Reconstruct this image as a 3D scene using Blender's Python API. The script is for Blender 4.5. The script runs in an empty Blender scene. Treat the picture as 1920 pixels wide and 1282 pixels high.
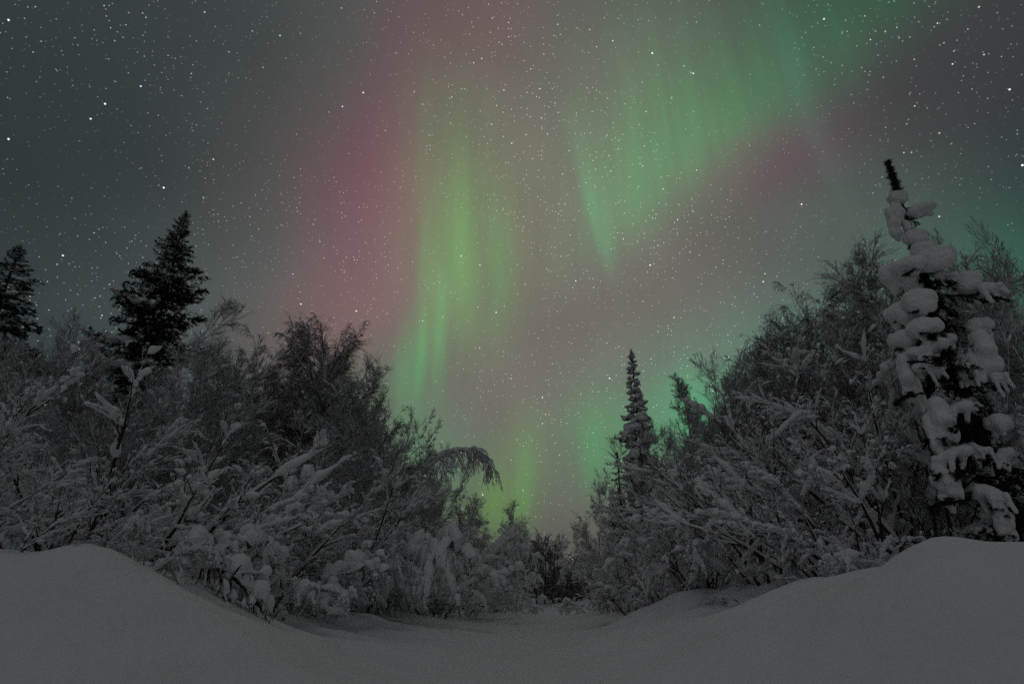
import bpy, math, random
import numpy as np
from mathutils import Vector, Matrix

# ------------------------------------------------------------------ camera
scene = bpy.context.scene
COL = scene.collection
CAM_H = 0.85                       # tripod height above the trodden path
PITCH = math.radians(23.7)         # camera tilted up to the aurora
FOCAL = 20.0
cam_data = bpy.data.cameras.new('camera')
cam_data.lens = FOCAL
cam_data.sensor_width = 36.0
cam_data.clip_start = 0.05
cam_data.clip_end = 6000.0
cam = bpy.data.objects.new('camera', cam_data)
cam.location = (0, 0, CAM_H)
cam.rotation_euler = (math.pi / 2 + PITCH, 0, 0)
COL.objects.link(cam)
scene.camera = cam

FPX = 1920 * FOCAL / 36.0
CP, SP = math.cos(PITCH), math.sin(PITCH)


def ray(px, py):
    """world direction of a point of the photograph (1920 x 1282)"""
    x, y = px - 960.0, 641.0 - py
    v = Vector((x, FPX * CP - y * SP, FPX * SP + y * CP))
    return v.normalized()


def at(px, py, dist):
    """world point seen at (px, py), at a horizontal distance in metres"""
    d = ray(px, py)
    k = dist / math.hypot(d.x, d.y)
    return Vector((d.x * k, d.y * k, CAM_H + d.z * k))


# ------------------------------------------------------------------ world: night sky with aurora and stars
world = bpy.data.worlds.new('World')
scene.world = world
world.use_nodes = True
wn = world.node_tree
wn.nodes.clear()
WN, WL = wn.nodes.new, wn.links.new


def srgb(r, g, b):
    def f(c):
        c /= 255.0
        return c / 12.92 if c <= 0.04045 else ((c + 0.055) / 1.055) ** 2.4
    return np.array((f(r), f(g), f(b)))


tc = WN('ShaderNodeTexCoord')
DIRV = tc.outputs['Generated']


def wdot(vec):
    n = WN('ShaderNodeVectorMath'); n.operation = 'DOT_PRODUCT'
    WL(DIRV, n.inputs[0]); n.inputs[1].default_value = vec
    return n.outputs['Value']


def wmath(op, a, b=None, c=None):
    n = WN('ShaderNodeMath'); n.operation = op
    for i, s in enumerate((a, b, c)):
        if s is None:
            continue
        if isinstance(s, (int, float)):
            n.inputs[i].default_value = s
        else:
            WL(s, n.inputs[i])
    return n.outputs[0]


# a star chart of the northern sky (stereographic), fixed to the world
AX_F = Vector((0, CP, SP)); AX_R = Vector((1, 0, 0)); AX_U = Vector((0, -SP, CP))
den = wmath('MAXIMUM', wmath('ADD', wdot(AX_F), 1.0), 0.02)
cu = wmath('DIVIDE', wdot(AX_R), den)
cv = wmath('DIVIDE', wdot(AX_U), den)
chart = WN('ShaderNodeCombineXYZ'); WL(cu, chart.inputs[0]); WL(cv, chart.inputs[1])
CHART = chart.outputs[0]


def after(vec, done):
    """the same vector, evaluated only once an earlier sum is finished (keeps the shader small)"""
    n = WN('ShaderNodeVectorMath'); n.operation = 'MULTIPLY_ADD'
    WL(done, n.inputs[0]); n.inputs[1].default_value = (1e-10, 1e-10, 1e-10); WL(vec, n.inputs[2])
    return n.outputs[0]


def chart_xy(px, py):
    d = ray(px, py)
    k = 1.0 + d.dot(AX_F)
    return d.dot(AX_R) / k, d.dot(AX_U) / k


def mulvec(fac, col, prev):
    n = WN('ShaderNodeVectorMath'); n.operation = 'MULTIPLY_ADD'
    WL(fac, n.inputs[0]); n.inputs[1].default_value = tuple(col)
    if prev is None:
        n.inputs[2].default_value = (0, 0, 0)
    else:
        WL(prev, n.inputs[2])
    return n.outputs[0]


def glow(px, py, sx, sy, rot, col, prev):
    """one soft patch of light on the chart"""
    u, v = chart_xy(px, py)
    k = 0.5 * (1 + u * u + v * v)          # local chart scale
    k = 1.0 / (2 * FPX) * (1 / (1 + 0.9 * (u * u + v * v)))
    m = WN('ShaderNodeMapping'); m.vector_type = 'TEXTURE'
    WL(CHART, m.inputs['Vector'])
    m.inputs['Location'].default_value = (u, v, 0)
    m.inputs['Rotation'].default_value = (0, 0, math.radians(rot))
    m.inputs['Scale'].default_value = (sx * k, sy * k, 1)
    g = WN('ShaderNodeTexGradient'); g.gradient_type = 'SPHERICAL'
    WL(m.outputs[0], g.inputs[0])
    r = WN('ShaderNodeMapRange'); r.interpolation_type = 'SMOOTHERSTEP'
    WL(g.outputs['Fac'], r.inputs['Value'])
    return mulvec(r.outputs['Result'], col, prev)


def wmap(v, f0, f1, mode='SMOOTHSTEP'):
    n = WN('ShaderNodeMapRange'); n.interpolation_type = mode
    WL(v, n.inputs['Value'])
    n.inputs['From Min'].default_value = f0; n.inputs['From Max'].default_value = f1
    return n.outputs['Result']


def curtain(px, py, rot, half, w_out, w_in, col, prev):
    """a fold of aurora: crisp along one edge, fading away on the other side"""
    u, v = chart_xy(px, py)
    k = 1.0 / (2 * FPX) * (1 / (1 + 0.9 * (u * u + v * v)))
    m = WN('ShaderNodeMapping'); m.vector_type = 'TEXTURE'
    WL(CHART, m.inputs['Vector'])
    m.inputs['Location'].default_value = (u, v, 0)
    m.inputs['Rotation'].default_value = (0, 0, math.radians(rot))
    m.inputs['Scale'].default_value = (k, k, 1)
    sp = WN('ShaderNodeSeparateXYZ'); WL(m.outputs[0], sp.inputs[0])
    along = wmap(wmath('ABSOLUTE', sp.outputs[0]), half, half * 0.25)
    f = wmath('MULTIPLY', along, wmap(sp.outputs[1], -w_out, w_out))
    f = wmath('MULTIPLY', f, wmap(sp.outputs[1], w_in, -w_in * 0.2))
    return mulvec(f, col, prev)


# (px, py, radius across, radius along, tilt, colour)   soft airglow
BASE = srgb(46, 54, 55)
SOFT = [
    (1010, 620, 900, 860, 0, (0.121, 0.094, 0.081)),      # broad warm grey glow in the middle
    (1020, 280, 600, 620, 0, (0.040, 0.028, 0.020)),
    (1040, 900, 460, 360, 0, (0.006, 0.014, 0.006)),
    (380, 680, 700, 460, 0, (0.020, 0.030, 0.029)),       # teal grey low on the left
    (1500, 560, 620, 420, 0, (0.018, 0.030, 0.024)),
    (1750, 480, 420, 330, 0, (0.004, 0.026, 0.016)),
    (1000, -900, 1900, 1500, 0, (0.058, 0.060, 0.058)),   # the aurora goes on overhead
    (690, 430, 240, 360, 8, (0.040, -0.010, 0.008)),      # red arc, left
    (745, 250, 160, 370, -8, (0.032, -0.008, 0.006)),
    (870, 0, 260, 260, 0, (0.038, -0.004, 0.004)),
    (620, 600, 250, 180, 20, (0.046, 0.004, 0.006)),
    (1410, 305, 260, 120, 16, (0.024, -0.016, 0.005)),    # red patch under the green band
    (1720, 200, 420, 300, 30, (0.016, 0.008, 0.010)),
    (1260, 640, 480, 260, 0, (0.012, 0.012, 0.012)),
]
RAYS = [
    # upper right green band
    (1220, 180, 320, 400, -38, (0.004, 0.042, 0.008)),
    (1200, 290, 160, 230, -24, (-0.004, 0.040, 0.008)),
    (1480, 130, 70, 260, 22, (0.002, 0.014, 0.009)),
    # tall central rays
    (875, 430, 230, 420, 3, (0.022, 0.064, 0.004)),
    (905, 510, 100, 260, 2, (-0.002, 0.048, 0.006)),
    (868, 470, 40, 280, 1, (0.002, 0.044, 0.000)),
    (938, 480, 34, 200, 2, (-0.008, 0.030, 0.004)),
    (820, 560, 66, 310, -2, (0.000, 0.056, 0.006)),
    (795, 500, 22, 240, -3, (-0.002, 0.036, 0.002)),
    (770, 680, 50, 160, -4, (-0.004, 0.080, 0.012)),
    (790, 660, 20, 120, -4, (-0.008, 0.050, 0.006)),
    (826, 630, 24, 170, -3, (-0.008, 0.060, 0.008)),
    (735, 780, 190, 240, -10, (-0.004, 0.044, 0.006)),
    (830, 870, 150, 170, 0, (-0.012, 0.044, 0.008)),
    # low bands
    (965, 890, 100, 220, -8, (0.000, 0.052, -0.006)),
    (985, 900, 30, 160, -3, (-0.006, 0.040, -0.004)),
    (930, 950, 120, 100, 0, (0.006, 0.046, -0.012)),
    (1090, 830, 140, 200, 0, (-0.010, 0.030, 0.000)),
    (1108, 850, 34, 120, -3, (-0.006, 0.026, 0.002)),
    (1150, 830, 120, 150, 0, (-0.008, 0.038, 0.004)),
    (1260, 760, 330, 260, 20, (-0.014, 0.056, 0.012)),
    (1300, 780, 130, 150, 0, (-0.020, 0.100, 0.024)),
    (1440, 640, 260, 180, 25, (-0.010, 0.026, 0.014)),
    (1880, 560, 220, 240, 0, (-0.004, 0.030, 0.012)),
]
CURTAINS = [
    (1400, 290, 40, 580, 90, 350, (0.002, 0.064, 0.013)),    # lower edge of the big green band
    (1250, 370, 40, 320, 50, 170, (-0.006, 0.050, 0.010)),
    (1560, 90, 42, 380, 90, 260, (-0.004, 0.022, 0.000)),
    (1096, 370, -74, 230, 14, 60, (-0.006, 0.056, 0.018)),    # the spike
    (1112, 430, -74, 120, 8, 34, (-0.004, 0.044, 0.018)),
    (785, 380, -88, 360, 46, 200, (-0.004, 0.034, 0.004)),    # left edge of the central rays
    (1480, 170, -66, 330, 14, 60, (0.004, 0.016, 0.012)),
]
sky = None
for b in SOFT:
    sky = glow(*b, sky)
rays = None
for i, b in enumerate(RAYS):
    if i % 12 == 0:
        CHART = after(CHART, rays or sky)
    rays = glow(*b, rays)
CHART = after(CHART, rays)
for b in CURTAINS:
    rays = curtain(*b, rays)
# fine vertical structure of the aurora rays: they run together towards the zenith
az = wmath('ARCTAN2', wdot(Vector((1, 0, 0))), wdot(Vector((0, 1, 0))))
rc = WN('ShaderNodeCombineXYZ')
WL(wmath('MULTIPLY', az, 21.0), rc.inputs[0]); WL(wmath('MULTIPLY', wdot(Vector((0, 0, 1))), 3.0), rc.inputs[1])
nz = WN('ShaderNodeTexNoise'); nz.inputs['Scale'].default_value = 1.0
nz.inputs['Detail'].default_value = 3.0; nz.inputs['Roughness'].default_value = 0.6
WL(rc.outputs[0], nz.inputs['Vector'])
streak = WN('ShaderNodeMapRange'); WL(nz.outputs[0], streak.inputs['Value'])
streak.inputs['From Min'].default_value = 0.3; streak.inputs['From Max'].default_value = 0.7
streak.inputs['To Min'].default_value = 0.72; streak.inputs['To Max'].default_value = 1.28
nz2 = WN('ShaderNodeTexNoise'); nz2.inputs['Scale'].default_value = 4.5
nz2.inputs['Detail'].default_value = 3.0
WL(CHART, nz2.inputs['Vector'])
cloud = WN('ShaderNodeMapRange'); WL(nz2.outputs[0], cloud.inputs['Value'])
cloud.inputs['From Min'].default_value = 0.3; cloud.inputs['From Max'].default_value = 0.7
cloud.inputs['To Min'].default_value = 0.86; cloud.inputs['To Max'].default_value = 1.14


def vmul(a, b):
    n = WN('ShaderNodeVectorMath'); n.operation = 'MULTIPLY'
    WL(a, n.inputs[0]); WL(b, n.inputs[1]); return n.outputs[0]


def vadd(a, b):
    n = WN('ShaderNodeVectorMath'); n.operation = 'ADD'
    WL(a, n.inputs[0])
    if isinstance(b, tuple):
        n.inputs[1].default_value = b
    else:
        WL(b, n.inputs[1])
    return n.outputs[0]


total = vadd(vmul(rays, streak.outputs[0]), sky)
total = vadd(total, tuple(BASE))
# extra glow added to the unseen sky behind the camera, brightening the near sides
total = mulvec(wmap(wdot(AX_F), 0.6, -0.1), (0.036, 0.032, 0.036), total)
total = vmul(total, cloud.outputs[0])


# stars
def star_layer(scale, radius, lo, gain, power, prev):
    v = WN('ShaderNodeTexVoronoi'); v.feature = 'F1'; v.voronoi_dimensions = '3D'
    v.inputs['Scale'].default_value = scale
    WL(DIRV, v.inputs['Vector'])
    r = WN('ShaderNodeMapRange'); r.interpolation_type = 'SMOOTHSTEP'
    WL(v.outputs['Distance'], r.inputs['Value'])
    r.inputs['From Min'].default_value = radius * scale
    r.inputs['From Max'].default_value = radius * scale * lo
    sp = WN('ShaderNodeSeparateColor'); WL(v.outputs['Color'], sp.inputs[0])
    br = wmath('MULTIPLY', wmath('POWER', sp.outputs[0], power), gain)
    fac = wmath('MULTIPLY', r.outputs[0], br)
    ramp = WN('ShaderNodeValToRGB'); WL(sp.outputs[1], ramp.inputs[0])
    e = ramp.color_ramp.elements
    e[0].position = 0.0; e[0].color = (1.0, 0.82, 0.66, 1)
    e[1].position = 1.0; e[1].color = (0.70, 0.80, 1.0, 1)
    m = e.new(0.45); m.color = (1, 1, 1, 1)
    n = WN('ShaderNodeVectorMath'); n.operation = 'MULTIPLY_ADD'
    WL(fac, n.inputs[0]); WL(ramp.outputs[0], n.inputs[1]); WL(prev, n.inputs[2])
    return n.outputs[0]


total = star_layer(36.0, 0.0016, 0.25, 1.0, 2.4, total)
# faint stars, thicker along the Milky Way
mw = WN('ShaderNodeTexNoise'); mw.inputs['Scale'].default_value = 7.0; mw.inputs['Detail'].default_value = 2
WL(CHART, mw.inputs['Vector'])
band = glow(1120, 420, 420, 900, 28, (1, 1, 1), None)
thick = wmath('MULTIPLY_ADD', band, 0.9, wmap(mw.outputs[0], 0.32, 0.75))
total = star_layer(84.0, 0.0012, 0.25, wmath('MULTIPLY_ADD', thick, 0.85, 0.45), 3.0, total)
total = star_layer(200.0, 0.0010, 0.3, wmath('MULTIPLY_ADD', thick, 0.60, 0.16), 2.0, total)
BRIGHT = [(307, 352, 1.9, (0.85, 0.9, 1)), (197, 195, 1.7, (1, 0.95, 0.85)), (170, 223, 1.2, (1, 1, 1)),
          (1219, 497, 1.6, (0.85, 0.9, 1)), (1917, 310, 2.0, (1, 1, 1)), (16, 38, 1.3, (1, 1, 0.95)),
          (16, 261, 1.4, (1, 1, 1)), (1223, 100, 1.5, (1, 1, 1)), (1503, 383, 1.2, (1, 1, 1)),
          (264, 162, 1.2, (0.75, 0.8, 1)), (118, 479, 1.2, (1, 1, 1)), (1143, 709, 1.3, (1, 1, 1)),
          (668, 583, 1.3, (1, 1, 1)), (1431, 528, 1.0, (0.9, 0.95, 1)), (1893, 168, 1.2, (1, 1, 1)),
          (1545, 36, 1.1, (0.9, 0.95, 1)), (1017, 745, 1.0, (1, 1, 1)), (564, 570, 1.1, (1, 1, 1)),
          (681, 174, 1.1, (1, 1, 1)), (1300, 138, 1.0, (1, 1, 1)), (642, 200, 1.0, (0.8, 0.85, 1)),
          (865, 480, 0.9, (1, 0.9, 0.8)), (905, 927, 0.9, (1, 1, 1)), (1761, 406, 0.9, (1, 0.75, 0.7))]
DIRV = after(DIRV, total)
for (px, py, s, c) in BRIGHT:
    n = WN('ShaderNodeVectorMath'); n.operation = 'DISTANCE'
    WL(DIRV, n.inputs[0]); n.inputs[1].default_value = ray(px, py)
    r = WN('ShaderNodeMapRange'); r.interpolation_type = 'SMOOTHSTEP'
    WL(n.outputs['Value'], r.inputs['Value'])
    r.inputs['From Min'].default_value = 0.0016; r.inputs['From Max'].default_value = 0.0003
    total = mulvec(r.outputs[0], tuple(s * x for x in c), total)

bg = WN('ShaderNodeBackground'); bg.inputs['Strength'].default_value = 1.0
WL(total, bg.inputs['Color'])
wo = WN('ShaderNodeOutputWorld'); WL(bg.outputs[0], wo.inputs['Surface'])
world.cycles.sampling_method = 'NONE'       # an even glow: no need to sample it as a lamp

# ------------------------------------------------------------------ faint added fill lamp and exposure
sun_data = bpy.data.lights.new('fill_sun', 'SUN')  # no moon in this sky: weak broad lamp added from behind for form
sun_data.energy = 0.078
sun_data.angle = math.radians(14)
sun_data.color = (0.98, 0.90, 1.0)
sun = bpy.data.objects.new('fill_sun', sun_data)
sun.rotation_euler = (math.radians(38), 0, math.radians(-25))
COL.objects.link(sun)

vs = scene.view_settings
scene.display_settings.display_device = 'sRGB'
vs.view_transform = 'Standard'; vs.look = 'None'
vs.exposure = 0.0; vs.gamma = 1.0; vs.use_curve_mapping = False
scene.render.engine = 'CYCLES'
scene.cycles.use_denoising = False          # keep the fine twigs and a high-ISO grain
scene.cycles.max_bounces = 5
scene.cycles.diffuse_bounces = 4
scene.cycles.sample_clamp_indirect = 0.5
scene.cycles.use_adaptive_sampling = True
scene.cycles.adaptive_threshold = 0.02
scene.cycles.adaptive_min_samples = 24


# ------------------------------------------------------------------ materials
def new_mat(name):
    m = bpy.data.materials.new(name); m.use_nodes = True
    nt = m.node_tree
    return m, nt, nt.nodes['Principled BSDF']


def snow_material(name, col, bump_scales, strength, mottle=0.06):
    m, nt, p = new_mat(name)
    N, L = nt.nodes.new, nt.links.new
    tcn = N('ShaderNodeTexCoord')
    no = N('ShaderNodeTexNoise'); no.inputs['Scale'].default_value = 1.7; no.inputs['Detail'].default_value = 4
    L(tcn.outputs['Object'], no.inputs['Vector'])
    mr = N('ShaderNodeMapRange'); L(no.outputs[0], mr.inputs['Value'])
    mr.inputs['From Min'].default_value = 0.3; mr.inputs['From Max'].default_value = 0.7
    mr.inputs['To Min'].default_value = 1 - mottle; mr.inputs['To Max'].default_value = 1.0
    mx = N('ShaderNodeVectorMath'); mx.operation = 'MULTIPLY'
    mx.inputs[0].default_value = col; L(mr.outputs[0], mx.inputs[1])
    L(mx.outputs[0], p.inputs['Base Color'])
    p.inputs['Roughness'].default_value = 0.85
    p.inputs['Specular IOR Level'].default_value = 0.25
    prev = None
    for s, h in bump_scales:
        n = N('ShaderNodeTexNoise'); n.inputs['Scale'].default_value = s; n.inputs['Detail'].default_value = 3
        L(tcn.outputs['Object'], n.inputs['Vector'])
        b = N('ShaderNodeBump'); b.inputs['Strength'].default_value = strength
        b.inputs['Distance'].default_value = h
        L(n.outputs[0], b.inputs['Height'])
        if prev:
            L(prev, b.inputs['Normal'])
        prev = b.outputs[0]
    L(prev, p.inputs['Normal'])
    return m


def frosted_material(name, dark, dark2, frost, lo, hi, rough=0.8):
    """bark or needles with frost and snow lying on every upward face"""
    m, nt, p = new_mat(name)
    N, L = nt.nodes.new, nt.links.new
    tcn = N('ShaderNodeTexCoord')
    geo = N('ShaderNodeNewGeometry')
    sx = N('ShaderNodeSeparateXYZ'); L(geo.outputs['Normal'], sx.inputs[0])
    no = N('ShaderNodeTexNoise'); no.inputs['Scale'].default_value = 9.0; no.inputs['Detail'].default_value = 3
    L(tcn.outputs['Object'], no.inputs['Vector'])
    ad = N('ShaderNodeMath'); ad.operation = 'MULTIPLY_ADD'
    L(no.outputs[0], ad.inputs[0]); ad.inputs[1].default_value = 1.6; L(sx.outputs['Z'], ad.inputs[2])
    mr = N('ShaderNodeMapRange'); mr.interpolation_type = 'SMOOTHSTEP'
    L(ad.outputs[0], mr.inputs['Value'])
    mr.inputs['From Min'].default_value = lo; mr.inputs['From Max'].default_value = hi
    n2 = N('ShaderNodeTexNoise'); n2.inputs['Scale'].default_value = 2.3
    L(tcn.outputs['Object'], n2.inputs['Vector'])
    m1 = N('ShaderNodeMix'); m1.data_type = 'RGBA'
    L(n2.outputs[0], m1.inputs[0]); m1.inputs[6].default_value = (*dark, 1); m1.inputs[7].default_value = (*dark2, 1)
    m2 = N('ShaderNodeMix'); m2.data_type = 'RGBA'
    L(mr.outputs[0], m2.inputs[0]); L(m1.outputs[2], m2.inputs[6]); m2.inputs[7].default_value = (*frost, 1)
    L(m2.outputs[2], p.inputs['Base Color'])
    p.inputs['Roughness'].default_value = rough
    p.inputs['Specular IOR Level'].default_value = 0.2
    return m


M_GROUND = snow_material('packed_snow', (0.82, 0.82, 0.83), [(2.2, 0.09), (11, 0.025), (70, 0.005)], 0.75)
M_SNOW = snow_material('fresh_snow', (0.88, 0.88, 0.88), [(7, 0.05), (34, 0.012)], 0.7)
M_BARK = frosted_material('frosted_bark', (0.030, 0.026, 0.024), (0.055, 0.046, 0.040), (0.80, 0.80, 0.80), 0.85, 1.45)
M_DARKBARK = frosted_material('dark_birch_bark', (0.045, 0.038, 0.032), (0.080, 0.068, 0.055), (0.7, 0.7, 0.69), 0.7, 1.4)
M_RIME = frosted_material('rimed_bark', (0.09, 0.085, 0.08), (0.19, 0.18, 0.17), (0.82, 0.82, 0.82), 0.3, 1.05)
M_NEEDLE = frosted_material('spruce_needles', (0.016, 0.026, 0.018), (0.030, 0.042, 0.026), (0.6, 0.62, 0.65), 1.75, 2.2)
M_TRUNK = frosted_material('spruce_bark', (0.035, 0.027, 0.021), (0.06, 0.046, 0.036), (0.7, 0.72, 0.75), 1.3, 1.9)


# ------------------------------------------------------------------ mesh helpers
def unit(v):
    return v / np.maximum(np.linalg.norm(v, axis=-1, keepdims=True), 1e-9)


class MB:
    """collects quads and triangles from numpy arrays, then makes one mesh"""
    def __init__(self):
        self.v = []; self.q = []; self.t = []; self.n = 0

    def add(self, verts, quads=None, tris=None):
        verts = np.asarray(verts, float).reshape(-1, 3)
        if quads is not None and len(quads):
            self.q.append(np.asarray(quads, np.int64).reshape(-1, 4) + self.n)
        if tris is not None and len(tris):
            self.t.append(np.asarray(tris, np.int64).reshape(-1, 3) + self.n)
        self.v.append(verts); self.n += len(verts)

    def tubes(self, P, R, S, up_frame=False, flat=1.0):
        """P (B,N,3) centre lines, R (B,N) radii -> S-sided tubes"""
        B, N = P.shape[:2]
        if B == 0:
            return
        T = np.gradient(P, axis=1); T = unit(T)
        if up_frame:
            ref = np.zeros_like(T); ref[..., 2] = 1.0
            near = np.abs(T[..., 2]) > 0.97
            ref[near] = (1.0, 0.1, 0.0)
        else:
            ref = np.zeros_like(T)
            mean = unit(T.mean(axis=1))
            a = np.abs(mean)
            k = np.argmin(a, axis=1)
            ref[np.arange(B), :, k] = 1.0
        s = unit(np.cross(T, ref)); u = np.cross(s, T)
        ang = np.linspace(0, 2 * np.pi, S, endpoint=False)
        ring = (s[:, :, None, :] * np.cos(ang)[None, None, :, None]
                + u[:, :, None, :] * (np.sin(ang) * flat)[None, None, :, None])
        V = P[:, :, None, :] + ring * R[:, :, None, None]
        idx = np.arange(B * N * S).reshape(B, N, S)
        a = idx[:, :-1, :]; b = np.roll(a, -1, axis=2)
        c = idx[:, 1:, :]; d = np.roll(c, -1, axis=2)
        quads = np.stack([a, b, d, c], axis=-1).reshape(-1, 4)
        self.add(V, quads)
        return V

    def empty(self):
        return self.n == 0

    def mesh(self, name, mat, smooth=True):
        me = bpy.data.meshes.new(name)
        V = np.concatenate(self.v) if self.v else np.zeros((0, 3))
        q = np.concatenate(self.q) if self.q else np.zeros((0, 4), np.int64)
        t = np.concatenate(self.t) if self.t else np.zeros((0, 3), np.int64)
        me.vertices.add(len(V)); me.vertices.foreach_set('co', V.astype(np.float32).ravel())
        nl = q.size + t.size
        me.loops.add(nl); me.polygons.add(len(q) + len(t))
        me.loops.foreach_set('vertex_index', np.concatenate([q.ravel(), t.ravel()]).astype(np.int32))
        ls = np.concatenate([np.arange(len(q)) * 4, q.size + np.arange(len(t)) * 3]).astype(np.int32)
        me.polygons.foreach_set('loop_start', ls)
        me.polygons.foreach_set('use_smooth', np.full(len(ls), smooth))
        me.materials.append(mat)
        me.update(calc_edges=True)
        return me

    def build(self, name, mat, parent=None, smooth=True):
        o = bpy.data.objects.new(name, self.mesh(name, mat, smooth))
        COL.objects.link(o)
        if parent:
            o.parent = parent
        return o


def ico(sub):
    import bmesh
    bm = bmesh.new(); bmesh.ops.create_icosphere(bm, subdivisions=sub, radius=1.0)
    V = np.array([v.co[:] for v in bm.verts]); F = np.array([[v.index for v in f.verts] for f in bm.faces])
    bm.free(); return V, F


ICO1 = ico(1); ICO2 = ico(2); ICO3 = ico(3)


def lumps(mb, C, S, rng, base=ICO2, rough=0.18):
    """irregular snow lumps: centres C (K,3), radii S (K,3)"""
    K = len(C)
    if K == 0:
        return
    V, F = base
    ph = rng.uniform(0, 6.28, (K, 3, 3)); fr = rng.uniform(1.2, 3.2, (K, 3, 3)) * rng.choice([-1, 1], (K, 3, 3))
    d = np.zeros((K, len(V)))
    for j in range(3):
        d += np.sin(np.einsum('kc,vc->kv', fr[:, j], V) + ph[:, j, :1])
    W = V[None] * (1 + rough * d[..., None] / 1.5)
    a = rng.uniform(0, 6.28, K); c, s = np.cos(a), np.sin(a)
    W = W * S[:, None, :]
    X = W[..., 0] * c[:, None] - W[..., 1] * s[:, None]
    Y = W[..., 0] * s[:, None] + W[..., 1] * c[:, None]
    W = np.stack([X, Y, W[..., 2]], -1) + C[:, None, :]
    idx = (F[None] + (np.arange(K) * len(V))[:, None, None]).reshape(-1, 3)
    mb.add(W, tris=idx)


def empty(name, loc=(0, 0, 0), rz=0.0):
    o = bpy.data.objects.new(name, None); COL.objects.link(o)
    o.empty_display_size = 0.2
    o.location = loc; o.rotation_euler = (0, 0, rz)
    return o


def tag(o, label=None, cat=None, group=None, kind=None):
    if label: o['label'] = label
    if cat: o['category'] = cat
    if group: o['group'] = group
    if kind: o['kind'] = kind
    return o


KIDS = {}


def add_child(parent, o):
    o.parent = parent
    KIDS.setdefault(parent.as_pointer(), []).append(o)


def copy_tree(o, parent=None):
    c = o.copy(); COL.objects.link(c); c.parent = parent
    for ch in KIDS.get(o.as_pointer(), []):
        k = copy_tree(ch, c)
        KIDS.setdefault(c.as_pointer(), []).append(k)
    return c


# ------------------------------------------------------------------ snow-covered ground
CTRL = []


def ctl(px, py, d, dz=0.0):
    p = at(px, py + 9, d); CTRL.append((p.x, p.y, p.z + dz))


# crest of the left bank and its foot
for a in ((-150, 1022, 5.4), (0, 1022, 5.4), (80, 1028, 5.5), (140, 1019, 5.5), (200, 1019, 5.7), (232, 1048, 5.9), (300, 1070, 6.4),
          (360, 1078, 7.0), (405, 1104, 7.4), (440, 1128, 7.7), (480, 1152, 8.2), (560, 1162, 9.5), (660, 1160, 11.5), (760, 1156, 15), (900, 1149, 22),
          (1000, 1143, 30)):
    ctl(*a)
for a in ((-150, 1060, 7.5), (40, 1058, 7.5), (180, 1052, 7.6), (300, 1085, 8.4), (420, 1115, 10)):
    ctl(*a)
# crest of the right bank
for a in ((2100, 1030, 4.2), (1920, 1046, 4.4), (1810, 1012, 4.5), (1745, 996, 4.6), (1706, 1006, 4.7), (1672, 1054, 4.9), (1640, 1066, 5.1), (1560, 1080, 5.5),
          (1500, 1098, 5.8), (1440, 1116, 6.2), (1400, 1142, 6.6), (1350, 1168, 7.2), (1320, 1180, 7.6)):
    ctl(*a)
for a in ((2100, 1052, 6.2), (1900, 1050, 6.2), (1740, 1050, 6.4), (1640, 1092, 7.0), (1540, 1108, 7.4)):
    ctl(*a)
# second mound on the right, further off
for a in ((1190, 1148, 12.5), (1225, 1122, 12), (1265, 1107, 11.5), (1310, 1118, 10.6), (1350, 1104, 10.4), (1420, 1100, 10.2), (1290, 1160, 9.4),
          (1230, 1168, 9.6), (1090, 1152, 24)):
    ctl(*a)
CTRL += [(0, 1, 0.05), (-1.5, 1, 0.25), (1.5, 1, 0.2), (0, 4, 0.10), (0.4, 7, 0.14), (-1.5, 6, 0.20), (1.2, 9.5, 0.12), (0, 14, 0.06), (-1.9, 8, 0.32), (-2.5, 10.5, 0.42), (-1.3, 12, 0.26), (-2.2, 15, 0.24), (2.4, 9.5, 0.36), (2.2, 13, 0.25), (-1, 18, 0.02),
         (1, 24, 0.02), (2.2, 35, 0.05), (-1.9, 3, 0.32), (-3.2, 3.0, 0.72), (2.0, 3.0, 0.42), (2.9, 2.6, 0.8), (-6, 2, 1.15), (5, 1.5, 1.15), (0, -4, 0.1), (-5, -4, 0.9), (5, -4, 0.9),
         (-9, 10, 0.75), (-9, 16, 0.7), (-8, 25, 0.6), (-6, 36, 0.5), (9, 8, 0.75), (9, 14, 0.7), (10, 24, 0.6), (10, 36, 0.5), (-18, 20, 0.7), (18, 20, 0.7), (-18, 4, 0.9), (18, 4, 0.9),
         (-3.6, 10.5, 0.42), (-4.6, 14, 0.5), (-4.4, 20, 0.4), (4.6, 20, 0.45), (5.6, 28, 0.4)]
CT = np.array(CTRL)


def tps(r):
    return np.where(r > 1e-9, r * r * np.log(np.maximum(r, 1e-9)), 0)


_n = len(CT)
_K = tps(np.linalg.norm(CT[:, None, :2] - CT[None, :, :2], axis=-1)) + 0.0015 * np.eye(_n)
_A = np.zeros((_n + 3, _n + 3)); _A[:_n, :_n] = _K
_A[:_n, _n] = 1; _A[:_n, _n + 1:] = CT[:, :2]; _A[_n, :_n] = 1; _A[_n + 1:, :_n] = CT[:, :2].T
_W = np.linalg.solve(_A, np.concatenate([CT[:, 2], np.zeros(3)]))


def bumps(x, y):
    h = np.zeros_like(x)
    r = np.random.default_rng(5)
    for k in range(26):
        f = 0.5 * 1.17 ** k
        if f > 14:
            break
        a = r.uniform(0, 6.28); p = r.uniform(0, 6.28)
        h += 0.016 / f ** 0.55 * np.sin((x * np.cos(a) + y * np.sin(a)) * f + p + 1.3 * np.sin(0.6 * f * (y * np.cos(a) - x * np.sin(a)) + 2 * p))
    return h


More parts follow.
